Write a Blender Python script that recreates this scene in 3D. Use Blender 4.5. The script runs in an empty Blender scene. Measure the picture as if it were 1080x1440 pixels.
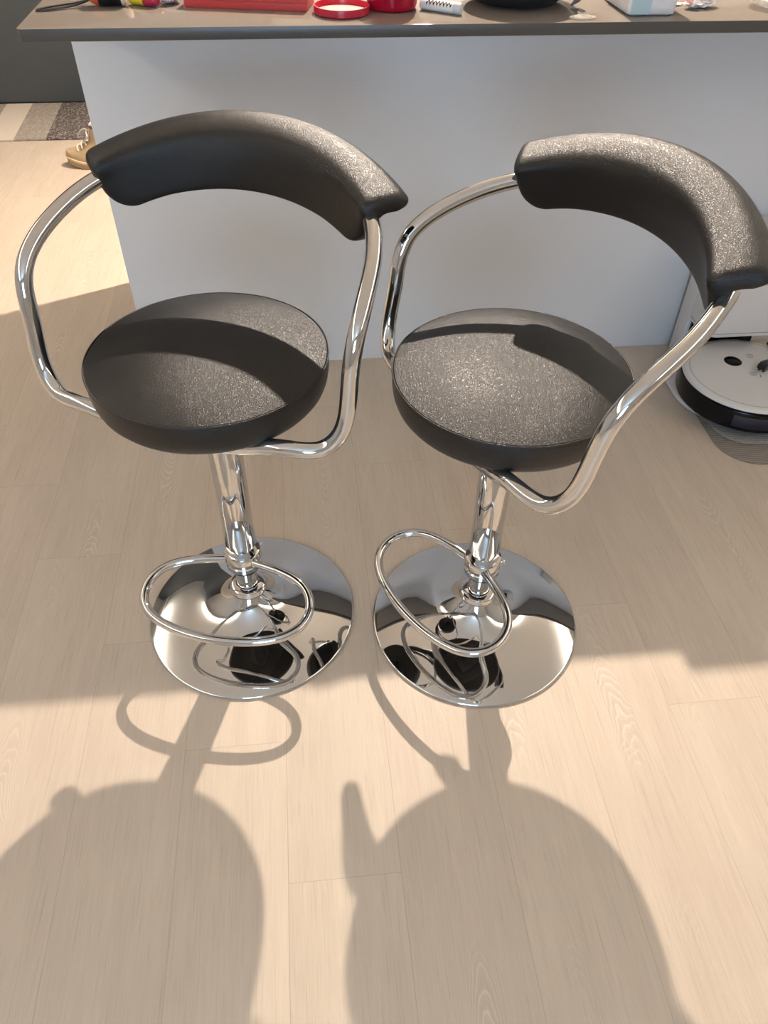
import bpy, bmesh, math, random
from mathutils import Vector, Matrix
from math import sin, cos, pi, sqrt
random.seed(4)
COL = bpy.context.scene.collection

# ------------------------------------------------------------------ materials
def new_mat(name):
    m = bpy.data.materials.new(name); m.use_nodes = True
    nt = m.node_tree; b = nt.nodes['Principled BSDF']
    return m, nt, b
def P(b, **kw):
    for k, v in kw.items():
        k = k.replace('_', ' ')
        if k in b.inputs: b.inputs[k].default_value = v
def col(r, g, b): return (r, g, b, 1)
def node(nt, t, **kw):
    n = nt.nodes.new(t)
    for k, v in kw.items(): setattr(n, k, v)
    return n
def math_n(nt, op, a, b=None, c=None):
    n = nt.nodes.new('ShaderNodeMath'); n.operation = op
    for i, v in enumerate((a, b, c)):
        if v is None: continue
        if isinstance(v, (int, float)): n.inputs[i].default_value = v
        else: nt.links.new(v, n.inputs[i])
    return n.outputs[0]
def mixc(nt, fac, a, b, mode='MIX'):
    n = nt.nodes.new('ShaderNodeMix'); n.data_type = 'RGBA'; n.blend_type = mode
    for i, v in ((0, fac), (6, a), (7, b)):
        if isinstance(v, (int, float)): n.inputs[i].default_value = v
        elif isinstance(v, tuple): n.inputs[i].default_value = v
        else: nt.links.new(v, n.inputs[i])
    return n.outputs[2]
def bump(nt, b, h, strength, dist):
    n = nt.nodes.new('ShaderNodeBump'); n.inputs['Strength'].default_value = strength
    n.inputs['Distance'].default_value = dist
    nt.links.new(h, n.inputs['Height']); nt.links.new(n.outputs[0], b.inputs['Normal'])
def simple(name, c, rough=.5, metal=0., spec=.5, noise=0.0, nscale=40, **kw):
    """plain colour with a slight procedural mottling and micro bump"""
    m, nt, b = new_mat(name)
    P(b, Base_Color=col(*c), Roughness=rough, Metallic=metal, Specular_IOR_Level=spec, **kw)
    tc = node(nt, 'ShaderNodeTexCoord'); n = node(nt, 'ShaderNodeTexNoise')
    n.inputs['Scale'].default_value = nscale; n.inputs['Detail'].default_value = 4
    nt.links.new(tc.outputs['Object'], n.inputs['Vector'])
    if noise:
        f = math_n(nt, 'MULTIPLY', n.outputs['Fac'], noise)
        nt.links.new(mixc(nt, f, col(*c), col(c[0]*.5, c[1]*.5, c[2]*.5)), b.inputs['Base Color'])
    r = math_n(nt, 'MULTIPLY_ADD', n.outputs['Fac'], rough*.15, rough*.92)
    nt.links.new(r, b.inputs['Roughness'])
    return m

M = {}
M['chrome'] = simple('polished_chrome', (.65, .65, .65), .03, 1.0, nscale=60)
M['black_metal'] = simple('black_steel', (.012, .012, .013), .38)
M['black_plastic'] = simple('black_plastic', (.008, .008, .009), .35)
M['gloss_black'] = simple('glossy_black_plastic', (.004, .004, .005), .2, spec=.25)
M['white_plastic'] = simple('white_plastic', (.66, .63, .61), .32, noise=.05)
M['groove'] = simple('grey_groove', (.30, .28, .27), .5)
M['dark_print'] = simple('dark_print', (.12, .12, .12), .5)
M['white_paint'] = simple('white_panel_paint', (.70, .70, .71), .42, noise=.03, nscale=6)
M['room_wall'] = simple('greige_wall_paint', (.46, .45, .43), .7, noise=.02)
M['wall_white'] = simple('white_wall_paint', (.80, .79, .77), .7, noise=.02)
M['cupboard'] = simple('warm_beige_cupboard_front', (.84, .81, .74), .5, noise=.05)
M['board'] = simple('added_underside_grey', (.28, .28, .28), .6)  # grey of the board added under the worktop
M['ceiling'] = simple('ceiling_paint', (.92, .91, .88), .8)
M['charcoal_wall'] = simple('charcoal_paint', (.072, .079, .082), .6, noise=.1, nscale=20)
M['dark_skirting'] = simple('dark_skirting', (.03, .03, .03), .5)
M['red_plastic'] = simple('red_plastic', (.50, .02, .045), .3)
M['red_card'] = simple('red_card', (.62, .06, .055), .45, noise=.15)
M['pink_inner'] = simple('pink_lid_liner', (.72, .30, .26), .4)
M['orange'] = simple('orange_plastic', (.75, .12, .04), .35)
M['yellow'] = simple('yellow_plastic', (.80, .62, .03), .35)
M['crimson'] = simple('crimson_plastic', (.45, .02, .06), .3)
M['tan_leather'] = simple('tan_nubuck', (.50, .36, .20), .8, noise=.5, nscale=90)
M['sole'] = simple('gum_sole', (.42, .27, .12), .7, noise=.3)
M['welt'] = simple('welt', (.62, .47, .30), .7)
M['lace'] = simple('pale_lace', (.70, .60, .50), .9)
M['grey_lace'] = simple('grey_cord', (.55, .53, .47), .9)
M['tongue'] = simple('pale_lining', (.80, .66, .60), .9)
M['brown'] = simple('brown_collar', (.12, .07, .05), .9)
M['white_frame'] = simple('window_frame_paint', (.8, .8, .8), .4)
M['grey_strap'] = simple('grey_webbing', (.20, .20, .20), .8)
M['metal'] = simple('brushed_prong', (.7, .7, .68), .25, 1.0)

def mat_leather():
    m, nt, b = new_mat('black_grained_leatherette')
    P(b, Base_Color=col(.004, .0037, .0037), Roughness=.35, Specular_IOR_Level=.48)
    tc = node(nt, 'ShaderNodeTexCoord')
    v = node(nt, 'ShaderNodeTexVoronoi', feature='DISTANCE_TO_EDGE'); v.inputs['Scale'].default_value = 700
    n = node(nt, 'ShaderNodeTexNoise'); n.inputs['Scale'].default_value = 450; n.inputs['Detail'].default_value = 3
    n2 = node(nt, 'ShaderNodeTexNoise'); n2.inputs['Scale'].default_value = 90
    mp = node(nt, 'ShaderNodeMix', data_type='VECTOR')
    mp.inputs[0].default_value = .0015
    nt.links.new(tc.outputs['Object'], mp.inputs[4]); nt.links.new(n2.outputs['Color'], mp.inputs[5])
    nt.links.new(tc.outputs['Object'], n2.inputs['Vector'])
    nt.links.new(mp.outputs[1], v.inputs['Vector']); nt.links.new(tc.outputs['Object'], n.inputs['Vector'])
    e = math_n(nt, 'MINIMUM', math_n(nt, 'MULTIPLY', v.outputs['Distance'], 3.0), .8)
    h = math_n(nt, 'ADD', e, math_n(nt, 'MULTIPLY', n.outputs['Fac'], .8))
    bump(nt, b, h, .42, .0005)
    return m
M['leather'] = mat_leather()

def mat_floor():
    m, nt, b = new_mat('bleached_oak_planks')
    W, L = .1775, 1.22
    g = node(nt, 'ShaderNodeNewGeometry'); s = node(nt, 'ShaderNodeSeparateXYZ')
    nt.links.new(g.outputs['Position'], s.inputs[0]); X, Y = s.outputs[0], s.outputs[1]
    u = math_n(nt, 'MULTIPLY', math_n(nt, 'ADD', X, .0885), 1/W)
    i = math_n(nt, 'FLOOR', u); fu = math_n(nt, 'FRACT', u)
    off = math_n(nt, 'MULTIPLY_ADD', i, -.2425, .45)
    vv = math_n(nt, 'MULTIPLY', math_n(nt, 'SUBTRACT', Y, off), 1/L)
    j = math_n(nt, 'FLOOR', vv); fv = math_n(nt, 'FRACT', vv)
    idv = node(nt, 'ShaderNodeCombineXYZ'); nt.links.new(i, idv.inputs[0]); nt.links.new(j, idv.inputs[1])
    wn = node(nt, 'ShaderNodeTexWhiteNoise', noise_dimensions='3D'); nt.links.new(idv.outputs[0], wn.inputs['Vector'])
    rs = node(nt, 'ShaderNodeSeparateXYZ'); nt.links.new(wn.outputs['Color'], rs.inputs[0])
    r1, r2, r3 = rs.outputs
    def noise(sx, sy, scale, detail=4, rough=.6, dist=0.0):
        c = node(nt, 'ShaderNodeCombineXYZ')
        nt.links.new(math_n(nt, 'ADD', math_n(nt, 'MULTIPLY', X, sx), math_n(nt, 'MULTIPLY', r1, 37.)), c.inputs[0])
        nt.links.new(math_n(nt, 'ADD', math_n(nt, 'MULTIPLY', Y, sy), math_n(nt, 'MULTIPLY', r2, 53.)), c.inputs[1])
        nt.links.new(math_n(nt, 'MULTIPLY', r3, 11.), c.inputs[2])
        n = node(nt, 'ShaderNodeTexNoise'); n.inputs['Scale'].default_value = scale
        n.inputs['Detail'].default_value = detail; n.inputs['Roughness'].default_value = rough
        n.inputs['Distortion'].default_value = dist
        nt.links.new(c.outputs[0], n.inputs['Vector']); return n.outputs['Fac']
    fine = noise(1, .035, 420, 3)            # hair-fine streaks along the board
    mid = noise(1, .10, 38, 5, .6, .3)
    broad = noise(1, .25, 9, 3, .5, .5)
    # cathedral figure
    xc = math_n(nt, 'SUBTRACT', fu, math_n(nt, 'MULTIPLY_ADD', r1, .5, .25))
    wob = noise(1, .5, 14, 3, .5)
    para = math_n(nt, 'MULTIPLY', math_n(nt, 'MULTIPLY', xc, xc), math_n(nt, 'MULTIPLY_ADD', r3, 3.0, 3.0))
    sgn = math_n(nt, 'SUBTRACT', math_n(nt, 'MULTIPLY', math_n(nt, 'GREATER_THAN', r2, .4), 2.), 1.)
    h = math_n(nt, 'ADD', math_n(nt, 'MULTIPLY', math_n(nt, 'MULTIPLY', Y, 1.0), sgn), para)
    h = math_n(nt, 'ADD', h, math_n(nt, 'MULTIPLY', wob, .22))
    ring = math_n(nt, 'FRACT', math_n(nt, 'MULTIPLY', h, 34.))
    line = math_n(nt, 'POWER', math_n(nt, 'SUBTRACT', 1., math_n(nt, 'MINIMUM', math_n(nt, 'MULTIPLY', math_n(nt, 'ABSOLUTE', math_n(nt, 'SUBTRACT', ring, .5)), 4.5), 1.)), 1.6)
    dark = math_n(nt, 'POWER', ring, 3.)
    mask = math_n(nt, 'MULTIPLY', math_n(nt, 'MAXIMUM', math_n(nt, 'MULTIPLY', math_n(nt, 'SUBTRACT', noise(.6, .3, 7, 2), .47), 7.), 0.), 1.)
    cen = math_n(nt, 'MAXIMUM', math_n(nt, 'SUBTRACT', 1., math_n(nt, 'MULTIPLY', math_n(nt, 'ABSOLUTE', xc), 3.0)), 0.)
    mask = math_n(nt, 'MINIMUM', math_n(nt, 'MULTIPLY', mask, cen), 1.)
    cr = node(nt, 'ShaderNodeValToRGB')
    cr.color_ramp.elements[0].position = .30; cr.color_ramp.elements[0].color = col(.475, .385, .295)
    cr.color_ramp.elements[1].position = .72; cr.color_ramp.elements[1].color = col(.60, .50, .395)
    tone = math_n(nt, 'ADD', math_n(nt, 'MULTIPLY', mid, .5), math_n(nt, 'MULTIPLY', broad, .5))
    nt.links.new(tone, cr.inputs[0])
    c = mixc(nt, math_n(nt, 'MULTIPLY', math_n(nt, 'SUBTRACT', r3, .3), .22), cr.outputs[0], col(.40, .34, .27))
    pk = mixc(nt, math_n(nt, 'MULTIPLY', r2, .18), c, col(.58, .44, .36))
    c = mixc(nt, math_n(nt, 'MULTIPLY', math_n(nt, 'POWER', fine, 2.), .55), pk, col(.70, .61, .50))
    c = mixc(nt, math_n(nt, 'MULTIPLY', math_n(nt, 'MAXIMUM', math_n(nt, 'SUBTRACT', noise(1, .03, 300, 2), .56), 0.), 1.5), c, col(.30, .24, .18))
    c = mixc(nt, math_n(nt, 'MULTIPLY', math_n(nt, 'MULTIPLY', line, mask), .6), c, col(.74, .65, .54))
    c = mixc(nt, math_n(nt, 'MULTIPLY', math_n(nt, 'MULTIPLY', dark, mask), .25), c, col(.40, .32, .23))
    # bevel joints
    ex = math_n(nt, 'MINIMUM', fu, math_n(nt, 'SUBTRACT', 1., fu)); ex = math_n(nt, 'MULTIPLY', ex, W)
    ey = math_n(nt, 'MINIMUM', fv, math_n(nt, 'SUBTRACT', 1., fv)); ey = math_n(nt, 'MULTIPLY', ey, L)
    d = math_n(nt, 'MINIMUM', ex, ey)
    jn = math_n(nt, 'SUBTRACT', 1., math_n(nt, 'MINIMUM', math_n(nt, 'MULTIPLY', d, 1/.0009), 1.))
    c = mixc(nt, math_n(nt, 'MULTIPLY', jn, .40), c, col(.22, .17, .12))
    nt.links.new(c, b.inputs['Base Color'])
    P(b, Roughness=.52, Specular_IOR_Level=.35)
    hh = math_n(nt, 'SUBTRACT', math_n(nt, 'MULTIPLY', fine, .5), jn)
    bump(nt, b, hh, .12, .001)
    return m
M['floor'] = mat_floor()

def mat_counter():
    m, nt, b = new_mat('taupe_engineered_stone')
    g = node(nt, 'ShaderNodeNewGeometry')
    n = node(nt, 'ShaderNodeTexNoise'); n.inputs['Scale'].default_value = 350; n.inputs['Detail'].default_value = 2
    nt.links.new(g.outputs['Position'], n.inputs['Vector'])
    nt.links.new(mixc(nt, n.outputs['Fac'], col(.165, .140, .116), col(.235, .200, .168)), b.inputs['Base Color'])
    P(b, Specular_IOR_Level=.6, IOR=1.55)
    # polished top face, honed edge painted darker to stand in for shade
    sz = node(nt, 'ShaderNodeSeparateXYZ'); nt.links.new(g.outputs['True Normal'], sz.inputs[0])
    up_ = math_n(nt, 'GREATER_THAN', sz.outputs[2], .5)
    nt.links.new(math_n(nt, 'MULTIPLY_ADD', up_, -.33, .375), b.inputs['Roughness'])
    base = b.inputs['Base Color'].links[0].from_socket
    nt.links.new(mixc(nt, up_, col(.062, .056, .050), base), b.inputs['Base Color'])
    return m
M['counter'] = mat_counter()

def mat_rug():
    m, nt, b = new_mat('striped_wool_rug')
    g = node(nt, 'ShaderNodeNewGeometry'); s = node(nt, 'ShaderNodeSeparateXYZ'); nt.links.new(g.outputs['Position'], s.inputs[0])
    x = math_n(nt, 'ADD', s.outputs[0], math_n(nt, 'MULTIPLY', math_n(nt, 'SUBTRACT', s.outputs[1], 4.0), .045))
    t = math_n(nt, 'FRACT', math_n(nt, 'MULTIPLY', math_n(nt, 'ADD', x, 1.272), 1/.56))
    cr = node(nt, 'ShaderNodeValToRGB'); cr.color_ramp.interpolation = 'CONSTANT'
    e = cr.color_ramp.elements
    e[0].position = 0; e[0].color = col(.30, .26, .22)
    e[1].position = .25; e[1].color = col(.10, .085, .08)
    for p, cc in ((.62, (.30, .26, .22)), (.78, (.60, .52, .44))):
        k = e.new(p); k.color = col(*cc)
    nt.links.new(t, cr.inputs[0])
    n = node(nt, 'ShaderNodeTexNoise'); n.inputs['Scale'].default_value = 130; n.inputs['Detail'].default_value = 3
    nt.links.new(g.outputs['Position'], n.inputs['Vector'])
    sp = math_n(nt, 'MULTIPLY', math_n(nt, 'MAXIMUM', math_n(nt, 'SUBTRACT', n.outputs['Fac'], .5), 0.), 3.)
    c = mixc(nt, sp, cr.outputs[0], col(.62, .54, .47))
    nt.links.new(c, b.inputs['Base Color']); P(b, Roughness=.95, Specular_IOR_Level=.1)
    bump(nt, b, n.outputs['Fac'], .8, .006)
    return m
M['rug'] = mat_rug()

def glassy(name, c, rough, trans, ior=1.3, alpha=1.0):
    m = simple(name, c, rough); b = m.node_tree.nodes['Principled BSDF']
    P(b, Transmission_Weight=trans, IOR=ior, Alpha=alpha); return m
M['red_glass'] = glassy('translucent_red_plastic', (.50, .01, .04), .15, .35)
M['blue_tub'] = glassy('pale_blue_translucent_plastic', (.62, .78, .82), .3, .3)
M['white_tub'] = glassy('milky_translucent_plastic', (.78, .78, .80), .3, .3)
M['clear'] = glassy('clear_film', (.60, .58, .55), .12, 0, 1.5, .30)
def mat_mat():
    m, nt, b = new_mat('smoky_ribbed_plastic')
    P(b, Base_Color=col(.36, .32, .28), Roughness=.35, Alpha=.5)
    g = node(nt, 'ShaderNodeNewGeometry'); w = node(nt, 'ShaderNodeTexWave', wave_type='BANDS', bands_direction='Y')
    w.inputs['Scale'].default_value = 42; nt.links.new(g.outputs['Position'], w.inputs['Vector'])
    nt.links.new(mixc(nt, w.outputs['Fac'], col(.46, .40, .34), col(.28, .24, .205)), b.inputs['Base Color'])
    bump(nt, b, w.outputs['Fac'], .5, .002)
    return m
M['mat'] = mat_mat()
def mat_speckle(name, base, cols, scale):
    m, nt, b = new_mat(name)
    tc = node(nt, 'ShaderNodeTexCoord'); v = node(nt, 'ShaderNodeTexVoronoi'); v.inputs['Scale'].default_value = scale
    nt.links.new(tc.outputs['Object'], v.inputs['Vector'])
    s = node(nt, 'ShaderNodeSeparateXYZ'); nt.links.new(v.outputs['Color'], s.inputs[0])
    cr = node(nt, 'ShaderNodeValToRGB'); cr.color_ramp.interpolation = 'CONSTANT'
    e = cr.color_ramp.elements; e[0].color = col(*base); e[1].position = .45; e[1].color = col(*cols[0])
    for k, cc in enumerate(cols[1:]):
        q = e.new(.45+.55*(k+1)/len(cols)); q.color = col(*cc)
    nt.links.new(s.outputs[0], cr.inputs[0]); nt.links.new(cr.outputs[0], b.inputs['Base Color'])
    P(b, Roughness=.25); return m
M['sprinkles'] = mat_speckle('clear_packet_of_pink_sweets', (.80, .76, .74), [(.85, .35, .35), (.9, .85, .82), (.45, .30, .32), (.9, .55, .5)], 170)
M['candy_wrap'] = mat_speckle('red_green_white_wrapper', (.85, .82, .76), [(.75, .06, .10), (.85, .45, .45), (.25, .50, .18), (.9, .88, .84)], 75)
def mat_marker():
    m, nt, b = new_mat('white_barrel_with_black_zigzag')
    tc = node(nt, 'ShaderNodeTexCoord'); s = node(nt, 'ShaderNodeSeparateXYZ'); nt.links.new(tc.outputs['Object'], s.inputs[0])
    x = s.outputs[2]; v = math_n(nt, 'MULTIPLY', math_n(nt, 'SUBTRACT', s.outputs[0], s.outputs[1]), .707)
    zz = math_n(nt, 'PINGPONG', x, .0035)
    d = math_n(nt, 'ABSOLUTE', math_n(nt, 'SUBTRACT', v, math_n(nt, 'MULTIPLY_ADD', zz, 2.2, -.0035)))
    k = math_n(nt, 'LESS_THAN', d, .0022)
    inr = math_n(nt, 'LESS_THAN', math_n(nt, 'ABSOLUTE', x), .026)
    nt.links.new(mixc(nt, math_n(nt, 'MULTIPLY', k, inr), col(.82, .82, .80), col(.01, .01, .01)), b.inputs['Base Color'])
    P(b, Roughness=.3); return m
M['marker'] = mat_marker()

# ------------------------------------------------------------------ mesh helpers
def obj(name, bm, mat, parent=None, smooth=True, loc=None, rot=None, angle=40):
    me = bpy.data.meshes.new(name)
    bmesh.ops.recalc_face_normals(bm, faces=bm.faces)
    if smooth:
        for f in bm.faces: f.smooth = True
        for e in bm.edges:
            if len(e.link_faces) == 2 and e.calc_face_angle(0) > math.radians(angle): e.smooth = False
    bm.to_mesh(me); bm.free()
    for mm in (mat if isinstance(mat, (list, tuple)) else [mat]): me.materials.append(mm)
    o = bpy.data.objects.new(name, me); COL.objects.link(o)
    if parent: o.parent = parent
    if loc: o.location = loc
    if rot: o.rotation_euler = rot
    return o
def thing(name, label, cat, loc=(0, 0, 0), rz=0, group=None):
    o = bpy.data.objects.new(name, None); COL.objects.link(o); o.empty_display_size = .05
    o.location = loc; o.rotation_euler = (0, 0, rz)
    return tag(o, label, cat, group)
def tag(o, label, cat, group=None):
    o['label'] = label; o['category'] = cat
    if group: o['group'] = group
    return o
def struct(name, bm, mat, parent=None, smooth=False, **k):
    o = obj(name, bm, mat, parent, smooth, **k)
    if not parent: o['kind'] = 'structure'
    return o
def box(x0, x1, y0, y1, z0, z1, bev=0, seg=2, bm=None, taper=0):
    b2 = bmesh.new(); bmesh.ops.create_cube(b2, size=1)
    for v in b2.verts:
        top = v.co.z > 0
        v.co = Vector((x0+(x1-x0)*(v.co.x+.5), y0+(y1-y0)*(v.co.y+.5), z0+(z1-z0)*(v.co.z+.5)))
        if taper and not top:
            v.co.x += taper*(1 if v.co.x < (x0+x1)/2 else -1); v.co.y += taper*(1 if v.co.y < (y0+y1)/2 else -1)
    if bev: bmesh.ops.bevel(b2, geom=b2.edges[:], offset=bev, segments=seg, profile=.5, affect='EDGES')
    return merge(bm, b2)
def merge(bm, b2):
    if bm is None: return b2
    me = bpy.data.meshes.new('t'); b2.to_mesh(me); b2.free(); bm.from_mesh(me); bpy.data.meshes.remove(me)
    return bm
def lathe(prof, n=96, bm=None, cx=0, cy=0):
    b2 = bmesh.new(); rings = []
    for r, z in prof:
        if r < 1e-6: rings.append([b2.verts.new((cx, cy, z))])
        else: rings.append([b2.verts.new((cx+r*cos(2*pi*i/n), cy+r*sin(2*pi*i/n), z)) for i in range(n)])
    for a, b in zip(rings, rings[1:]):
        for i in range(n):
            j = (i+1) % n
            if len(a) == 1 and len(b) == 1: continue
            if len(a) == 1: b2.faces.new((a[0], b[i], b[j]))
            elif len(b) == 1: b2.faces.new((a[i], a[j], b[0]))
            else: b2.faces.new((a[i], a[j], b[j], b[i]))
    return merge(bm, b2)
def bspline(pts, n=10, closed=False):
    pts = [Vector(p) for p in pts]
    if closed: q = [pts[-1]]+pts+[pts[0], pts[1]]
    else: q = [2*pts[0]-pts[1]]+pts+[2*pts[-1]-pts[-2]]
    out = []
    for i in range(len(q)-3):
        a, b, c, d = q[i:i+4]
        for k in range(n):
            t = k/n
            out.append(((1-t)**3*a+(3*t**3-6*t*t+4)*b+(-3*t**3+3*t*t+3*t+1)*c+t**3*d)/6)
    if not closed: out.append(pts[-1])
    return out
def catmull(pts, n=6):
    out = []; N = len(pts)
    for i in range(N):
        p0, p1, p2, p3 = [Vector(pts[(i+k-1) % N]) for k in range(4)]
        for k in range(n):
            t = k/n
            out.append(.5*((2*p1)+(p2-p0)*t+(2*p0-5*p1+4*p2-p3)*t*t+(3*p1-p0-3*p2+p3)*t**3))
    return out
def sweep(path, r, n=20, closed=False, bm=None, flat=None):
    """tube along a path; r number or list; flat=(w,h) for a flat strap"""
    b2 = bmesh.new(); N = len(path); rings = []
    T = []
    for i in range(N):
        if closed: t = path[(i+1) % N]-path[i-1]
        else: t = path[min(i+1, N-1)]-path[max(i-1, 0)]
        T.append(t.normalized())
    nrm = T[0].orthogonal().normalized()
    if flat: nrm = (Vector((0, 0, 1))-T[0]*T[0].z).normalized()
    for i in range(N):
        nrm = (nrm-T[i]*nrm.dot(T[i])).normalized(); bn = T[i].cross(nrm)
        rr = r[i] if isinstance(r, list) else r
        ring = []
        for k in range(n):
            a = 2*pi*k/n
            x, y = (rr*cos(a), rr*sin(a)) if not flat else (flat[1]*cos(a), flat[0]*sin(a))
            ring.append(b2.verts.new(path[i]+nrm*x+bn*y))
        rings.append(ring)
    for i in range(N if closed else N-1):
        a, b = rings[i], rings[(i+1) % N]
        off = 0
        if closed and i == N-1:
            off = min(range(n), key=lambda o: (a[0].co-b[o].co).length)
        for k in range(n):
            b2.faces.new((a[k], a[(k+1) % n], b[(k+1+off) % n], b[(k+off) % n]))
    if not closed:
        b2.faces.new(rings[0][::-1]); b2.faces.new(rings[-1])
    return merge(bm, b2)
def prism(poly, z0, z1, bev=0, seg=2, bm=None):
    b2 = bmesh.new()
    vs = [b2.verts.new((x, y, z0)) for x, y in poly]; f = b2.faces.new(vs)
    r = bmesh.ops.extrude_face_region(b2, geom=[f])
    for v in r['geom']:
        if isinstance(v, bmesh.types.BMVert): v.co.z = z1
    if bev:
        es = [e for e in b2.edges if abs(e.verts[0].co.z-e.verts[1].co.z) < 1e-6]
        bmesh.ops.bevel(b2, geom=es, offset=bev, segments=seg, profile=.5, affect='EDGES')
    return merge(bm, b2)
def rrect(x0, x1, y0, y1, rads, n=10):
    """rounded rectangle; rads = radii at (x0,y0),(x1,y0),(x1,y1),(x0,y1)"""
    pts = []
    for (cx, cy, a0), r in zip(((x0, y0, pi), (x1, y0, 1.5*pi), (x1, y1, 0), (x0, y1, .5*pi)), rads):
        sx = 1 if cx == x0 else -1; sy = 1 if cy == y0 else -1
        for k in range(n+1):
            a = a0+pi/2*k/n
            pts.append((cx+sx*r+r*cos(a), cy+sy*r+r*sin(a)))
    return pts

# ------------------------------------------------------------------ room
X0, X1, Y0, Y1, H = -2.9, 3.3, -2.7, 4.86, 2.52
struct('floor', box(X0, X1, Y0, Y1, -.05, 0), M['floor'])
LX, LY = .51, 2.912
# ceiling with a cut-out for the recessed lamp
bm = bmesh.new()
box(X0, LX-.045, Y0, Y1, H, H+.1, bm=bm); box(LX+.045, X1, Y0, Y1, H, H+.1, bm=bm)
box(LX-.045, LX+.045, Y0, LY-.045, H, H+.1, bm=bm); box(LX-.045, LX+.045, LY+.045, Y1, H, H+.1, bm=bm)
struct('ceiling', bm, M['ceiling'])
struct('wall_left', box(X0-.1, X0, Y0-.1, Y1+.1, 0, H), M['room_wall'])
struct('wall_right', box(X1, X1+.1, Y0-.1, Y1+.1, 0, H), M['room_wall'])
struct('wall_back', box(X0, X1, Y1, Y1+.1, 0, H), M['wall_white'])
tc_ = thing('tall_cabinet', 'charcoal grey tall cabinet standing behind the striped rug', 'cabinet', (-2.06, 4.55, 0))
obj('carcass', box(-.83, 1.03, -.29, .30, .012, 2.12), M['charcoal_wall'], tc_, False)
obj('plinth', box(-.83, 1.03, -.294, .29, 0, .012), M['dark_skirting'], tc_, False)
for a, b in ((-.83, 1.03),):
    obj('cabinet_door', box(a, b, -.308, -.29, .014, 2.12, .001), M['charcoal_wall'], tc_)
kc = thing('kitchen_cupboard', 'tall cream kitchen cupboard run standing opposite the island', 'cupboard', (1.1, 4.24, 0))
obj('carcass', box(-1.38, 2.1, -.58, .60, .08, 2.2), M['wall_white'], kc, False)
obj('plinth', box(-1.38, 2.1, -.52, .60, 0, .08), M['wall_white'], kc, False)
for k in range(6):
    xa = -1.38+k*.58; d_ = obj('cupboard_door', box(xa+.002, xa+.578, -.60, -.58, .085, 2.198, .0015), M['cupboard'], kc)
    obj('door_handle', sweep([Vector((xa+.52, -.63, 1.0)), Vector((xa+.52, -.63, 1.3))], .006, 10), M['metal'], d_)
WX0, WX1, WZ0, WZ1 = -1.05, .15, .9, 2.15
bm = box(X0, WX0, Y0-.1, Y0, 0, H); box(WX1, X1, Y0-.1, Y0, 0, H, bm=bm)
box(WX0, WX1, Y0-.1, Y0, 0, WZ0, bm=bm); box(WX0, WX1, Y0-.1, Y0, WZ1, H, bm=bm)
struct('wall_front', bm, M['room_wall'])
bm = bmesh.new()
for a, b in ((WX0, WX0+.05), (WX1-.05, WX1), (-.475, -.425)): box(a, b, Y0-.07, Y0-.03, WZ0, WZ1, .004, bm=bm)
for a, b in ((WZ0, WZ0+.05), (WZ1-.05, WZ1)): box(WX0+.05, WX1-.05, Y0-.07, Y0-.03, a, b, .004, bm=bm)
struct('window_1', bm, M['white_frame'])

# ------------------------------------------------------------------ kitchen island
YP, YC, HC, XL, XR = 1.8903, 1.574, .9085, -.46, 2.35
YB = 2.46
isl = thing('island_cabinet', 'white back panelled kitchen island cabinet standing on the plank floor under the taupe worktop', 'kitchen island', (0, 0, 0))
obj('back_panel', box(XL, XR, YP, YP+.018, .0, HC-.02, .0015), M['white_paint'], isl)
obj('end_panel', box(XL, XL+.018, YP+.018, YB, .0, HC-.02, .0012), M['white_paint'], isl)
obj('carcass', box(XL+.018, XR, YP+.018, YB-.06, .10, HC-.02), M['white_paint'], isl, False)
obj('plinth', box(XL+.018, XR, YP+.018, YB-.11, 0, .10), M['white_paint'], isl, False)
for k in range(4):
    xa = XL+.02+k*.695; dd = obj('cabinet_door', box(xa+.002, xa+.69, YB-.06, YB-.04, .11, HC-.025, .001), M['white_paint'], isl)
    obj('handle', sweep([Vector((xa+.64, YB-.012, .60)), Vector((xa+.64, YB-.012, .78))], .005, 10), M['metal'], dd)
# worktop with rounded corner
top = obj('worktop', prism(rrect(-.472, XR+.05, YC, YB, (.012, .01, .01, .012), 6), HC-.02, HC, .0009, 2), M['counter'])
obj('added_underside_board', box(XL+.03, XR, YC+.030, YP-.0005, HC-.024, HC-.0205, .001), M['board'], isl)  # added unseen board, lightens the worktop underside mirrored in the chrome bases
tag(top, 'glossy taupe stone worktop with shaded front edge overhanging the white island', 'worktop')

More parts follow.
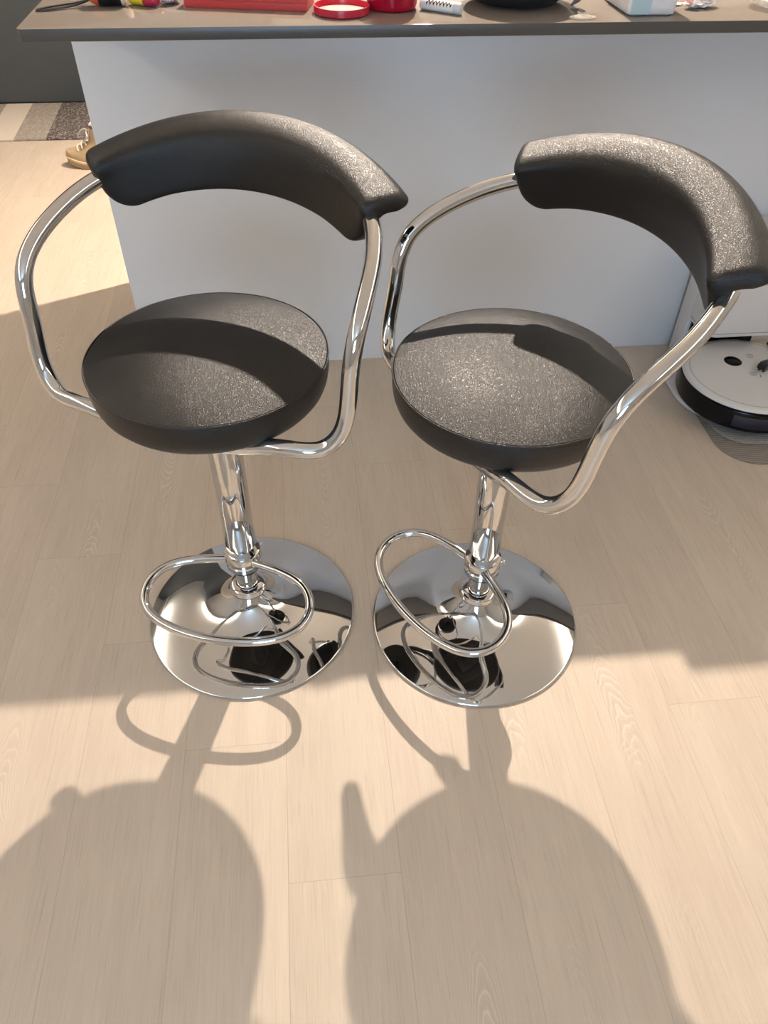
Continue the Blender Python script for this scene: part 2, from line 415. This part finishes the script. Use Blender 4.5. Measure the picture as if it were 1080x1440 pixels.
# ------------------------------------------------------------------ bar stool
TUBE = [(0.0904, -0.102, -0.0258), (0.1523, -0.1076, 0.0028), (0.2117, -0.0935, -0.0135), (0.2457, -0.0728, 0.0281),
        (0.2424, -0.0587, 0.0999), (0.2522, -0.0471, 0.1765), (0.2396, 0.0589, 0.2153), (0.2084, 0.1284, 0.2365)]
FOOT = [(.0262, -.0174), (.0802, -.0264), (.1364, -.0481), (.1611, -.1003), (.1376, -.1545), (.052, -.1812)]
def pad_mesh(dcy, dz, dkz, th):
    R, e, cy, z0, kz, Phi, hs, h1 = .3316, 1.0977, -.1625+dcy, .0588+dz, .1614+dkz, .6866, .0674, .0226
    NA = 84; half = R*Phi*1.03
    bm = bmesh.new(); rings = []
    for i in range(NA+1):
        u = i/NA*2-1
        s = sin(u*pi/2)*.25+u*.75 if 0 else u
        s = math.copysign(1-(1-abs(u))**1.35, u)         # denser towards the ends
        f = s*Phi
        d = (1-abs(s))*half
        def g(rc): return 1 if d >= rc else sqrt(max(0, 1-(1-d/rc)**2))
        rise = .046*(1-g(.050)); drop = .005*(1-g(.010)); thin = max(g(.010), .05)
        Hh = h1+hs*cos(f)
        T = Vector((R*cos(f), -R*e*sin(f))).normalized(); N = Vector((-T.y, T.x))
        base = Vector((R*sin(f), cy+R*e*cos(f)))
        k = cos(f)
        w_ = 1-min(1, abs(s)/.95)**2          # 1 in the middle, 0 at the ends
        pe = [(.002, 0), (-.001, .004), (-.0045, Hh*.3), (-.008, Hh*.62), (-.0115, Hh*.84), (-.0115, Hh-.006),
              (-.006, Hh+.0015), (.008, Hh+.0080), (.028, Hh+.0115), (.048, Hh+.0105), (.0615, Hh+.0045), (.0640, Hh-.001),
              (.059, Hh-.0055), (.046, Hh-.0065), (.031, Hh-.009), (.0205, Hh-.016), (.017, Hh*.5), (.014, .004), (.009, 0)]
        pm = [(.002, 0), (-.002, .004), (-.0055, Hh*.28), (-.0075, Hh*.52), (-.0060, Hh*.74), (-.0010, Hh*.88),
              (.0085, Hh*.97), (.021, Hh+.0045), (.034, Hh+.0095), (.049, Hh+.0105), (.0610, Hh+.0045), (.0645, Hh-.004),
              (.060, Hh-.012), (.047, Hh-.017), (.032, Hh-.021), (.0215, Hh-.030), (.017, Hh*.4), (.014, .004), (.009, 0)]
        prof = [(a*w_+c_*(1-w_), b*w_+d_*(1-w_)) for (a, b), (c_, d_) in zip(pm, pe)]
        sec = catmull([(b, h, 0) for b, h in prof], 3)
        mb = .012
        ring = []
        for q in sec:
            b, h = q.x, q.y
            b = mb+(b-mb)*(.72+.28*thin) if thin < 1 else b
            mid = Hh*.80
            if h < mid: h = mid-(mid-h)*max(.0, (mid-rise*1.0)/mid)
            else: h = mid+(h-mid)*max(0, 1-drop/.02)
            if d < 1e-6: pass
            b_, h_ = b*cos(th)+h*sin(th), h*cos(th)-b*sin(th)
            p = base+N*b_-T*math.copysign(.020*max(0, (abs(s)-.55)/.45)*max(0, 1-h/Hh), s)
            ring.append(bm.verts.new((p.x, p.y, z0+kz*cos(f)+h_)))
        rings.append(ring)
    n = len(rings[0])
    for a, b in zip(rings, rings[1:]):
        for k in range(n): bm.faces.new((a[k], a[(k+1) % n], b[(k+1) % n], b[k]))
    for ring in (rings[0], rings[-1]):                    # gently domed end caps
        c = sum((v.co for v in ring), Vector())/n
        inner = [bm.verts.new(c+(v.co-c)*.82+Vector((math.copysign(.0015, c.x), -.001, 0))) for v in ring]
        for k in range(n): bm.faces.new((ring[k], ring[(k+1) % n], inner[(k+1) % n], inner[k]))
        bm.faces.new(inner)
    return bm

def make_stool(x, y, yaw, z0, foot_rot, lever, pad, label):
    t = thing('bar_stool', label, 'bar stool', (x, y, 0), yaw, 'pair of black bar stools in front of the island')
    # trumpet base
    slope = [(.203, .33), (.18, .28), (.16, .23), (.14, .195), (.12, .19), (.10, .26), (.085, .38), (.07, .56), (.05, .88), (.028, 1.55)]
    prof = [(0, .0015), (.1995, .0015), (.2045, .0020), (.2060, .0036), (.2052, .0055), (.2030, .0066)]
    zz, rr = .0066, .203
    def sl(r):
        for (a, u), (b, w_) in zip(slope, slope[1:]):
            if r >= b: return u+(w_-u)*(a-r)/(a-b)
        return slope[-1][1]
    while rr > .0285:
        st = .00125; zz += sl(rr-st/2)*st; rr -= st; prof.append((rr, zz))
    zc = zz
    prof += [(.0275, zc+.001), (0, zc+.001)]
    obj('base', lathe(prof, 160), M['chrome'], t, angle=50)
    obj('base_ring', lathe([(r_, z_-.062+zc) for r_, z_ in [(.026, .058), (.034, .058), (.0365, .061), (.0365, .066), (.034, .069), (.0335, .0735), (.030, .076), (.0215, .0765), (.0215, .058)]], 64), M['chrome'], t)
    obj('lower_column', lathe([(0, .06), (.0205, .06), (.0205, .20), (0, .20)], 64), M['chrome'], t)
    obj('column', lathe([(.0215, .186), (.0275, .186), (.0285, .188), (.0285, z0-.045), (.028, z0-.043), (0, z0-.043)], 72), M['chrome'], t)
    # foot rest
    path = [Vector((px, py, .1815+.1689*py)) for px, py in FOOT]
    path += [Vector((-p.x, p.y, p.z)) for p in reversed(path)]
    fr = obj('footrest', sweep(bspline(path, 12), .0083, 18), M['chrome'], t, rot=(0, 0, foot_rot))
    obj('collar', lathe([(.0215, .152), (.031, .152), (.0335, .1545), (.0335, .164), (.0315, .166), (.0315, .172), (.0345, .1745), (.0345, .190), (.033, .1925), (.0288, .1935), (.0215, .1935)], 64), M['chrome'], fr)
    obj('rubber_ring', lathe([(.0206, .146), (.029, .146), (.0298, .149), (.029, .1519), (.0206, .1519)], 48), M['black_plastic'], fr)
    obj('set_screw', lathe([(0, 0), (.005, 0), (.005, .006), (.0035, .008), (0, .008)], 20), M['chrome'], fr, loc=(.022, .026, .180), rot=(-pi/2, 0, -pi/4))
    # seat
    R = .1778; zs = .054
    prof = [(0, -.006), (R-.030, -.006), (R-.020, -.005), (R-.011, -.001), (R-.005, .007), (R-.0015, .017), (R+.0003, .030), (R, .045), (R-.0012, zs-.001), (R-.0018, zs)]
    for k in range(1, 25):
        q = k/24; r = (R-.0018)*cos(q*pi/2); prof.append((r if k < 24 else 0, zs+.021*(1-(r/(R-.0018))**2.6 if k < 24 else 1)))
    seat = obj('seat', lathe([(r, z+z0) for r, z in prof], 160), M['leather'], t, angle=70)
    pip = [Vector(((R+.0003)*cos(a*2*pi/160), (R+.0003)*sin(a*2*pi/160), z0+zs-.001)) for a in range(160)]
    obj('piping', sweep(pip, .0014, 8, closed=True), M['leather'], seat)
    obj('seat_plate', box(-.09, .09, -.115, .08, z0-.010, z0-.0062, .001), M['black_metal'], t)
    bm = box(-.04, .04, -.05, .05, z0-.048, z0-.010, .004)
    for s in (-1, 1): box(s*.05-.014, s*.05+.014, -.116, -.088, z0-.018, z0-.009, .002, bm=bm)
    obj('mounting_bracket', bm, M['black_metal'], t)
    # lever
    pts = [Vector((-.02, 0, -.030)), Vector((-.06, .0, -.032)), Vector((-.09, 0, -.044)), Vector((-.12, .0, -.050))]
    lv = obj('height_lever', sweep(bspline(pts, 8), .0045, 12), M['chrome'], t, loc=(0, 0, z0), rot=(0, 0, lever))
    bm = sweep(bspline([Vector((-.085, 0, -.044)), Vector((-.115, 0, -.052)), Vector((-.138, 0, -.056)), Vector((-.165, 0, -.052))], 10),
               .01, 20, flat=(.019, .0055))
    for v in bm.verts:
        q = (-v.co.x-.085)/.080
        v.co.y *= max(.3, min(1, .3+q*1.0)) if q < .8 else sqrt(max(.02, 1-((q-.8)/.21)**2))
    obj('lever_grip', bm, M['black_plastic'], lv)
    # one bent tube carrying the backrest
    P7 = [Vector(p) for p in TUBE]
    P7[-1] += Vector((.0030, .0040, 0)); P7[-2] += Vector((.003, .002, 0))
    for f in (.56, .40):
        N = Vector((.3316*1.0977*sin(f), .3316*cos(f))).normalized()
        P7.append(Vector((.3316*sin(f)+N.x*.027, -.1625+pad[0]+.364*cos(f)+N.y*.027, .238)))
    full = [Vector((-p.x, p.y, p.z)) for p in reversed(P7)]+[Vector((0, -.100, -.030))]+P7
    full = [p+Vector((0, 0, z0)) for p in full]
    path = bspline(full, 10)
    fm = obj('armrest_tube', sweep(path, .0121, 28), M['chrome'], t)
    bk = obj('backrest', pad_mesh(*pad), M['leather'], t, loc=(0, 0, z0), angle=60)
    return t
make_stool(-.1527, .990, -.4081, .5663, .1265, -.34, (-.0071, -.0084, .0053, .1269),
           'left black padded bar stool with chrome arm tubes, nearest the boot')
make_stool(.2951, .9313, -1.1632, .5503, .1072, -.12, (.0071, .0084, -.0053, -.1269),
           'right black padded bar stool turned sideways, in front of the robot vacuum')

# ------------------------------------------------------------------ vacuum dock, robot, plug
dk = thing('vacuum_dock', 'slim white self-emptying vacuum dock standing against the island panel', 'vacuum dock', (1.165, 1.87, 0))
def D(x0, x1, y0, y1, *a, **k): return box(x0-1.165, x1-1.165, y0-1.87, y1-1.87, *a, **k)
obj('back_column', D(1.058, 1.272, 1.805, 1.868, .0, .395, .006, 3), M['white_plastic'], dk)
poly = rrect(1.058-1.165, 1.272-1.165, 1.700-1.87, 1.806-1.87, (.04, .04, .002, .002), 8)
bn = obj('dust_bin', prism(poly, .135, .395, .004, 3), M['white_plastic'], dk)
obj('seam', prism(rrect(1.0573-1.165, 1.2727-1.165, 1.6993-1.87, 1.80-1.87, (.04, .04, .002, .002), 8), .146, .1475), M['groove'], bn)
obj('cavity', D(1.068, 1.262, 1.797, 1.806, .012, .137), M['gloss_black'], dk, False)
obj('underside', D(1.066, 1.264, 1.735, 1.80, .128, .136), M['gloss_black'], dk, False)
obj('base_tray', prism(rrect(.985-1.165, 1.345-1.165, 1.50-1.87, 1.80-1.87, (.13, .13, .02, .02), 10), .0, .014, .003), M['white_plastic'], dk)
obj('clear_lip', prism(rrect(1.03-1.165, 1.30-1.165, 1.405-1.87, 1.52-1.87, (.09, .09, .01, .01), 10), .0036, .010, .002), M['clear'], dk)
mt = tag(obj('floor_mat', prism(rrect(1.015, 1.345, 1.335, 1.66, (.10, .10, .01, .01), 12), .0008, .0032, .0008), M['mat']),
    'smoky translucent ribbed mat lying on the floor under the vacuum dock', 'floor mat')
mt.location = (0, 0, 0)
# split: the tray stands on the mat's rear edge
dk.location.z = .0034
RR = .178
rb = thing('robot_vacuum', 'round white robot vacuum with black bumper parked in the dock', 'robot vacuum', (1.152, 1.592, .0175))
obj('body', lathe([(0, .006), (RR-.02, .006), (RR-.008, .012), (RR-.004, .02), (RR-.004, .072), (0, .072)], 128), M['gloss_black'], rb)
obj('top_cover', lathe([(0, .0815), (.145, .0815), (RR-.022, .0808), (RR-.014, .079), (RR-.0085, .075), (RR-.007, .071), (RR-.02, .0705), (0, .0705)], 128), M['white_plastic'], rb)
obj('cover_seam', lathe([(RR-.024, .0805), (RR-.024, .0812), (RR-.0255, .0814), (RR-.0255, .0805)], 128), M['groove'], rb)
bm = bmesh.new(); ang = [math.radians(a) for a in range(188, 353, 3)]
def arcwall(bm, a0, a1, r0, r1, za, zb, step=3):
    b2 = bmesh.new(); A = [math.radians(a0+(a1-a0)*k/40) for k in range(41)]; rg = []
    for a in A:
        rg.append([b2.verts.new((r*cos(a), r*sin(a), z)) for r, z in ((r0, za), (r1-.002, za), (r1, za+.004), (r1, zb-.004), (r1-.002, zb), (r0, zb))])
    for p, q in zip(rg, rg[1:]):
        for k in range(6): b2.faces.new((p[k], p[(k+1) % 6], q[(k+1) % 6], q[k]))
    b2.faces.new(rg[0]); b2.faces.new(rg[-1][::-1]); return merge(bm, b2)
obj('bumper', arcwall(None, 203, 372, RR-.01, RR, .016, .070), M['gloss_black'], rb)
obj('bumper_window', arcwall(None, 236, 300, RR-.002, RR+.0008, .024, .062), simple('smoked_window', (.02, .022, .035), .2), rb)
obj('sensor_dome', lathe([(0, .0865), (.010, .0862), (.019, .0845), (.0235, .0815), (.0235, .080), (0, .080)], 48), M['gloss_black'], rb, loc=(-.022, .054, 0))
for (cx, cy, rr) in ((.034, .074, .0085), (.006, -.008, .0085)):
    bt = obj('button', lathe([(rr-.001, .0814), (rr-.001, .0820), (rr, .0820), (rr, .0814)], 40), M['dark_print'], rb, loc=(cx, cy, 0))
    bm = sweep([Vector((cx-cx-.003, .000, .0819)), Vector((0, -.003, .0819)), Vector((.004, .003, .0819))], .0005, 6)
    obj('icon', bm, M['dark_print'], bt)
obj('label_mark', box(-.001, .001, -.006, .006, .0815, .0820), M['dark_print'], rb, False, loc=(.022, -.020, 0), rot=(0, 0, -.35))
for s in (-.11, .11): obj('wheel', lathe([(0, -.01), (.028, -.01), (.03, -.008), (.03, .008), (.028, .01), (0, .01)], 32), M['black_plastic'], rb, loc=(s, 0, .029), rot=(0, pi/2, 0))
pg = thing('power_plug', 'black two-pin power plug lying on top of the robot vacuum', 'power plug', (1.190, 1.600, .0998), .62)
obj('plug_body', prism([(-.012, -.011), (.004, -.013), (.022, -.008), (.030, -.004), (.030, .004), (.022, .008), (.004, .013), (-.012, .011)], 0, .019, .003), M['black_plastic'], pg)
for s in (-1, 1): obj('pin', box(-.029, -.011, s*.006-.0025, s*.006+.0025, .009, .0107, .0004), M['metal'], pg)
obj('cable', sweep(bspline([Vector((.028, 0, .008)), Vector((.05, 0, .006)), Vector((.09, .02, .004)), Vector((.125, .055, .004))], 8), .0028, 10), M['black_plastic'], pg)

# ------------------------------------------------------------------ rug and boot
rg = obj('rug', box(-2.3, -.80, 3.742, 4.236, .0005, .011, .003), M['rug'])
tag(rg, 'striped beige and taupe wool rug lying along the charcoal wall', 'rug')
bt = thing('boot', 'tan lace-up boot standing on the floor behind the left end of the island', 'boot', (-.815, 3.425, 0), pi-.14)
# boot points along +x locally; sections of the upper
def boot_upper():
    bm = bmesh.new(); rings = []
    secs = [(.145, .030, .010, .040), (.135, .030, .030, .052), (.110, .028, .042, .066), (.070, .026, .047, .075), (.030, .026, .044, .092), (.005, .026, .042, .118)]
    for x, zb, w, h in secs:
        rings.append([bm.verts.new((x, w*math.copysign(abs(cos(a))**.75, cos(a)), zb+(h-zb)*max(0, sin(a))**.8 if sin(a) > 0 else zb)) for a in [pi*k/16 for k in range(17)]])
    for a, b in zip(rings, rings[1:]):
        for k in range(16): bm.faces.new((a[k], a[k+1], b[k+1], b[k]))
    bm.faces.new(rings[0])
    return bm
up = bmesh.new()
# foot part: stacked horizontal outlines rising into the shaft
def outline(z):
    t = (z-.026)/.15
    front = .150 if z < .045 else .150-.115*min(1, ((z-.045)/.065))**.85 if z < .11 else .035-(z-.11)*.12
    if z < .045: front -= .010*(1-sqrt(max(0, 1-((z-.045)/.03)**2)))*0
    back = -.125+.010*max(0, t)
    w = .048-.006*max(0, min(1, (z-.04)/.07)); return front, back, w
rings = []
zsv = [.024, .030, .038, .046, .054, .062, .072, .084, .098, .112, .128, .145, .160]
for z in zsv:
    f, b, w = outline(z); c = (f+b)/2; l = (f-b)/2
    ring = []
    for k in range(40):
        a = 2*pi*k/40
        x = c+l*math.copysign(abs(cos(a))**.85, cos(a)); ww = w*(1 if cos(a) > 0 else .82+.18*abs(sin(a)))
        ring.append(up.verts.new((x, ww*math.copysign(abs(sin(a))**.8, sin(a)), z+max(0, x-.05)**1.5*.65)))
    rings.append(ring)
for a, b in zip(rings, rings[1:]):
    for k in range(40): up.faces.new((a[k], a[(k+1) % 40], b[(k+1) % 40], b[k]))
up.faces.new(rings[0][::-1])
ins = [up.verts.new((v.co.x*.9-.004, v.co.y*.85, v.co.z)) for v in rings[-1]]
for k in range(40): up.faces.new((rings[-1][k], rings[-1][(k+1) % 40], ins[(k+1) % 40], ins[k]))
low = [up.verts.new((v.co.x*.95, v.co.y*.95, .06)) for v in ins]
for k in range(40): up.faces.new((ins[k], ins[(k+1) % 40], low[(k+1) % 40], low[k]))
up.faces.new(low)
u_o = obj('upper', up, M['tan_leather'], bt)
def sole(z0f, z1f, grow, mat, name):
    bm = bmesh.new(); rr = []
    for zf in (z0f, z1f):
        ring = []
        for k in range(48):
            a = 2*pi*k/48
            x = .012+(.140+grow)*math.copysign(abs(cos(a))**.85, cos(a)); w = (.049+grow)*(1 if cos(a) > 0 else .85+.15*abs(sin(a)))
            w *= 1-.12*math.exp(-((x+.03)/.05)**2)
            ring.append(bm.verts.new((x, w*math.copysign(abs(sin(a))**.8, sin(a)), zf+max(0, x-.05)**1.5*.65)))
        rr.append(ring)
    for k in range(48): bm.faces.new((rr[0][k], rr[0][(k+1) % 48], rr[1][(k+1) % 48], rr[1][k]))
    bm.faces.new(rr[0][::-1]); bm.faces.new(rr[1])
    return obj(name, bm, mat, bt)
sole(.0, .019, 0, M['sole'], 'sole'); sole(.019, .026, .004, M['welt'], 'welt')
tg = bmesh.new()
obj('tongue', sweep([Vector((.042, 0, .100)), Vector((.032, 0, .135)), Vector((.026, 0, .155)), Vector((.020, 0, .170))], .01, 12, flat=(.022, .004)), M['tongue'], bt)
obj('collar_padding', sweep([Vector(((f_:=outline(.158))[2]*0+(f_[0]+f_[1])/2+(f_[0]-f_[1])/2*cos(a)*.98, f_[2]*.98*sin(a), .160)) for a in [2*pi*k/32 for k in range(32)]], .006, 10, closed=True), M['brown'], bt)
for k, (x, z) in enumerate(((.095, .082), (.075, .095), (.056, .108), (.046, .124), (.042, .140))):
    obj('lace', sweep(bspline([Vector((x-.010, -.036, z-.012)), Vector((x+.002, -.015, z)), Vector((x+.002, .015, z)), Vector((x-.010, .036, z-.012))], 6), .0032, 8), M['lace'], bt)
obj('lace_loop', sweep(bspline([Vector((.03, -.01, .120)), Vector((.045, -.012, .140)), Vector((.060, -.015, .143)), Vector((.080, -.02, .132)), Vector((.096, -.024, .112))], 8), .003, 8), M['grey_lace'], bt)

# ------------------------------------------------------------------ things on the worktop
# orange and black torch-like tool with wrist strap
tr = thing('hand_torch', 'orange and black cylindrical hand tool with a wrist strap lying on the worktop', 'torch', (-.334, 1.738, HC+.021), 0)
q = (0, pi/2, 0)
obj('grip', lathe([(0, -.021), (.0195, -.021), (.0205, -.0195), (.0205, .0195), (.0195, .021), (0, .021)], 40), M['black_plastic'], tr, loc=(.002, 0, 0), rot=q)
obj('head', lathe([(0, -.018), (.0120, -.018), (.0165, -.011), (.0195, -.003), (.0195, .001), (0, .001)], 40), M['orange'], tr, loc=(-.020, 0, 0), rot=q)
obj('end_ring', lathe([(0, 0), (.0205, 0), (.0205, .004), (.018, .006), (0, .006)], 40), M['lace'], tr, loc=(.023, 0, 0), rot=q)
pts = [Vector(p) for p in ((-.034, .004, -.010), (-.060, .008, -.017), (-.10, -.006, -.0185), (-.126, -.028, -.0185), (-.128, -.040, -.0185), (-.112, -.042, -.0185), (-.088, -.026, -.0185), (-.060, -.010, -.0170), (-.036, -.004, -.010))]
obj('wrist_strap', sweep(bspline(pts, 8), .003, 10, flat=(.0032, .0016)), M['black_plastic'], tr)
# yellow and crimson capsule
ty = thing('toy_capsule', 'small yellow plastic toy with a crimson rounded end, between tool and sweet packet', 'toy', (-.268, 1.733, HC+.0125), -.42)
obj('yellow_half', lathe([(0, -.034), (.009, -.033), (.0115, -.028), (.012, .004), (0, .004)], 32), M['yellow'], ty, rot=q)
obj('red_half', lathe([(0, .0), (.0125, .0), (.0125, .014), (.0105, .022), (.006, .028), (0, .030)], 32), M['crimson'], ty, rot=q)
def crumple(sx, sy, sz, seed, sub=3, amp=.25):
    rnd = random.Random(seed); bm = bmesh.new(); bmesh.ops.create_icosphere(bm, subdivisions=sub, radius=1)
    for v in bm.verts:
        k = 1+rnd.uniform(-amp, amp); v.co = Vector((v.co.x*sx*k, v.co.y*sy*k, max(0, (v.co.z*.5+.5))*sz*(1+rnd.uniform(-amp, amp)*.8)))
    return bm
tag(obj('sweet_packet', crumple(.022, .026, .026, 5, 3, .10), M['sprinkles'], loc=(-.226, 1.757, HC+.0004)), 'small clear packet of pink and white sweets left of the long red box', 'sweets')
bx = thing('gift_box', 'long flat red card box lying on the worktop left of the red lid', 'box', (-.074, 1.737, HC+.0003), -.212)
obj('tray', box(-.117, .117, -.04, .04, 0, .022, .0012), M['red_card'], bx)
obj('box_lid', box(-.1183, .1183, -.0413, .0413, .012, .030, .0015), M['red_card'], bx)
ld = thing('jar_lid', 'red screw lid lying upside down on the worktop beside the red jar', 'lid', (.0965, 1.664, HC+.0003))
obj('rim', lathe([(.046, .0005), (.0500, .0005), (.0520, .002), (.0525, .012), (.0518, .0138), (.0502, .0138), (.0495, .012), (.0490, .003), (.046, .003)], 80), M['red_plastic'], ld)
obj('liner', lathe([(0, .002), (.0488, .002), (.0488, .0035), (.046, .0042), (.038, .0036), (0, .0036)], 64), M['pink_inner'], ld)
jr = thing('red_jar', 'open red translucent plastic jar standing on the worktop beside its upturned lid', 'jar', (.1935, 1.698, HC+.0003))
obj('jar_body', lathe([(0, 0), (.040, 0), (.0455, .003), (.0480, .010), (.0485, .075), (.044, .088), (.044, .104), (.042, .104), (.042, .087), (.0465, .074), (.046, .010), (.042, .005), (0, .005)], 72), M['red_glass'], jr)
obj('jar_thread', lathe([(.0438, .092), (.0452, .093), (.0438, .095)], 48), M['red_plastic'], jr)
mk = thing('marker_pen', 'thick white marker with black zigzag print lying beside the red jar', 'marker', (.281, 1.662, HC+.0098), -.614)
obj('barrel', lathe([(0, -.040), (.0085, -.040), (.0095, -.038), (.0095, .030), (0, .030)], 32), M['marker'], mk, rot=q)
obj('marker_cap', lathe([(0, .0295), (.0098, .0295), (.0098, .040), (.0085, .043), (0, .043)], 32), simple('grey_white_cap', (.62, .63, .64), .3), mk, rot=q)
# black pouch
pc = thing('black_pouch', 'rounded black pouch with a grey ribbed strap on the middle of the worktop', 'pouch', (.441, 1.735, HC+.0003))
prof = [(0, 0), (.045, .0), (.080, .006), (.100, .022), (.108, .045), (.104, .075), (.085, .095), (.05, .105), (0, .108)]
obj('pouch_body', lathe([(Vector(p).x, Vector(p).y) for p in prof], 64), simple('matt_black_fabric', (.010, .010, .011), .75), pc)
bm = bmesh.new()
for k in range(5):
    sweep(bspline([Vector((.098+k*.0035, -.050+k*.002, .004+k*.001)), Vector((.106+k*.003, -.056, .016)), Vector((.110+k*.002, -.050, .040)), Vector((.108, -.03, .07))], 6), .0022, 8, bm=bm)
obj('strap', bm, M['grey_strap'], pc)
# pale blue tub
tb = thing('plastic_tub', 'pale blue translucent plastic tub standing between the pouch and the sweet wrapper', 'tub', (.672, 1.685, HC+.0003), .02)
bm = bmesh.new(); loops = []
for z, g_, in ((0, -.006), (.003, -.001), (.06, .004), (.064, .008), (.067, .008), (.067, .0035), (.006, -.003)):
    pl = rrect(-.047-g_, .047+g_, -.074-g_, .074+g_, (.010,)*4, 5)
    loops.append([bm.verts.new((x, y, z)) for x, y in pl])
for a, b in zip(loops, loops[1:]):
    for k in range(len(a)): bm.faces.new((a[k], a[(k+1) % len(a)], b[(k+1) % len(a)], b[k]))
bm.faces.new(loops[0][::-1]); bm.faces.new(loops[-1])
obj('tub_wall', bm, M['white_tub'], tb)
obj('tub_label', box(-.044, -.006, -.0768, -.0762, .004, .055), M['blue_tub'], tb, False)
obj('tub_base', prism(rrect(-.042, .042, -.069, .069, (.010,)*4, 5), .0066, .012, .001), simple('tub_contents', (.50, .52, .58), .5), tb)
# wrappers
w1 = obj('sweet_wrapper', crumple(.034, .017, .020, 11, 3, .30), M['candy_wrap'], loc=(.790, 1.675, HC+.0004), rot=(0, 0, .35))
tag(w1, 'crumpled red, green and white sweet wrapper lying right of the pale blue tub', 'wrapper')
w2 = obj('foil_scrap', crumple(.018, .010, .006, 12, 2, .3), M['candy_wrap'], loc=(.748, 1.700, HC+.0004), rot=(0, 0, -.3))
tag(w2, 'small torn pink foil scrap lying just left of the sweet wrapper', 'wrapper')
w3 = obj('clear_bag', crumple(.045, .050, .035, 21, 3, .16), M['clear'], loc=(.935, 1.672, HC+.0004))
tag(w3, 'crumpled clear plastic bag lying at the right end of the worktop', 'plastic bag')
w4 = obj('clear_film', crumple(.024, .010, .006, 31, 3, .25), M['clear'], loc=(.537, 1.598, HC+.0004))
tag(w4, 'small scrap of clear film at the worktop edge below the black pouch', 'film scrap')

# ------------------------------------------------------------------ lamp (recessed, tilting) and daylight
dl = thing('ceiling_light', 'small round recessed tilting downlight in the ceiling above the island', 'downlight', (LX, LY, H))
obj('trim_ring', lathe([(.034, -.004), (.055, -.004), (.058, -.001), (.058, -.0002), (.034, -.0002)], 48), M['white_frame'], dl)
obj('can', lathe([(.036, -.0002), (.038, -.0002), (.038, .075), (0, .075), (0, .073), (.036, .073)], 48), M['metal'], dl)
em = bpy.data.materials.new('lamp_lens'); em.use_nodes = True; nt = em.node_tree; nt.nodes.clear()
eo = node(nt, 'ShaderNodeOutputMaterial'); ee = node(nt, 'ShaderNodeEmission'); ee.inputs[0].default_value = col(1, .8, .6); ee.inputs[1].default_value = 30
nt.links.new(ee.outputs[0], eo.inputs[0])
obj('lens', lathe([(0, .010), (.03, .010), (.030, .012), (0, .012)], 40), em, dl)
def light(name, typ, loc, energy, color, **kw):
    d = bpy.data.lights.new(name, typ); d.energy = energy; d.color = color
    for k, v in kw.items(): setattr(d, k, v)
    o = bpy.data.objects.new(name, d); COL.objects.link(o); o.location = loc; return o
LAMP = light('downlight_beam', 'SPOT', (LX, LY, 2.50), 555, (1, .855, .72), shadow_soft_size=.021, spot_size=math.radians(168), spot_blend=1.0)
LAMP.rotation_euler = (Vector((0.42, 2.0, 0))-Vector((LX, LY, 2.50))).to_track_quat('-Z', 'Y').to_euler()
wp = light('window_daylight', 'AREA', ((WX0+WX1)/2, Y0-.09, (WZ0+WZ1)/2), 70, (.48, .72, 1), shape='RECTANGLE', size=WX1-WX0, size_y=WZ1-WZ0)
wp.rotation_euler = (pi/2, 0, 0)
# added fill lights, unseen: ledge on each side wall, strip washing the ceiling
for nm, xa, xb, xl_ in (('fill_ledge_1', X0, X0+.16, X0+.09), ('fill_ledge_2', X1-.16, X1, X1-.09)):
    bm = box(xa, xb, Y0, Y1, 2.20, 2.225, .002); xe = xb if xa == X0 else xa
    box(min(xe, xe+(-.015 if xa == X0 else .015)), max(xe, xe+(-.015 if xa == X0 else .015)), Y0, Y1, 2.22, 2.27, .002, bm=bm)
    struct(nm, bm, M['wall_white'])
    cv = light('fill_strip', 'AREA', (xl_, .8, 2.25), 72, (1, .90, .78), shape='RECTANGLE', size=.06, size_y=6.2)
    cv.rotation_euler = (pi, 0, 0)
w = bpy.data.worlds.new('sky'); bpy.context.scene.world = w; w.use_nodes = True
w.node_tree.nodes['Background'].inputs[0].default_value = col(.55, .7, 1); w.node_tree.nodes['Background'].inputs[1].default_value = .6

# ------------------------------------------------------------------ camera
f, pt, yw, rl, CH = 1076.18, .7815, .1144, .0169, 1.2535
F = Vector((sin(yw)*cos(pt), cos(yw)*cos(pt), -sin(pt))); R_ = Vector((cos(yw), -sin(yw), 0)); U = R_.cross(F)
R2 = R_*cos(rl)+U*sin(rl); U2 = -R_*sin(rl)+U*cos(rl)
cam = bpy.data.cameras.new('camera'); co = bpy.data.objects.new('camera', cam); COL.objects.link(co)
mm = Matrix((R2, U2, -F)).transposed().to_4x4(); mm.translation = Vector((0, 0, CH)); co.matrix_world = mm
cam.sensor_fit = 'VERTICAL'; cam.sensor_height = 36; cam.lens = f/1440*36; cam.clip_start = .02
sc = bpy.context.scene; sc.camera = co
sc.view_settings.view_transform = 'Standard'; sc.view_settings.look = 'None'; sc.view_settings.gamma = 1; sc.view_settings.exposure = 0
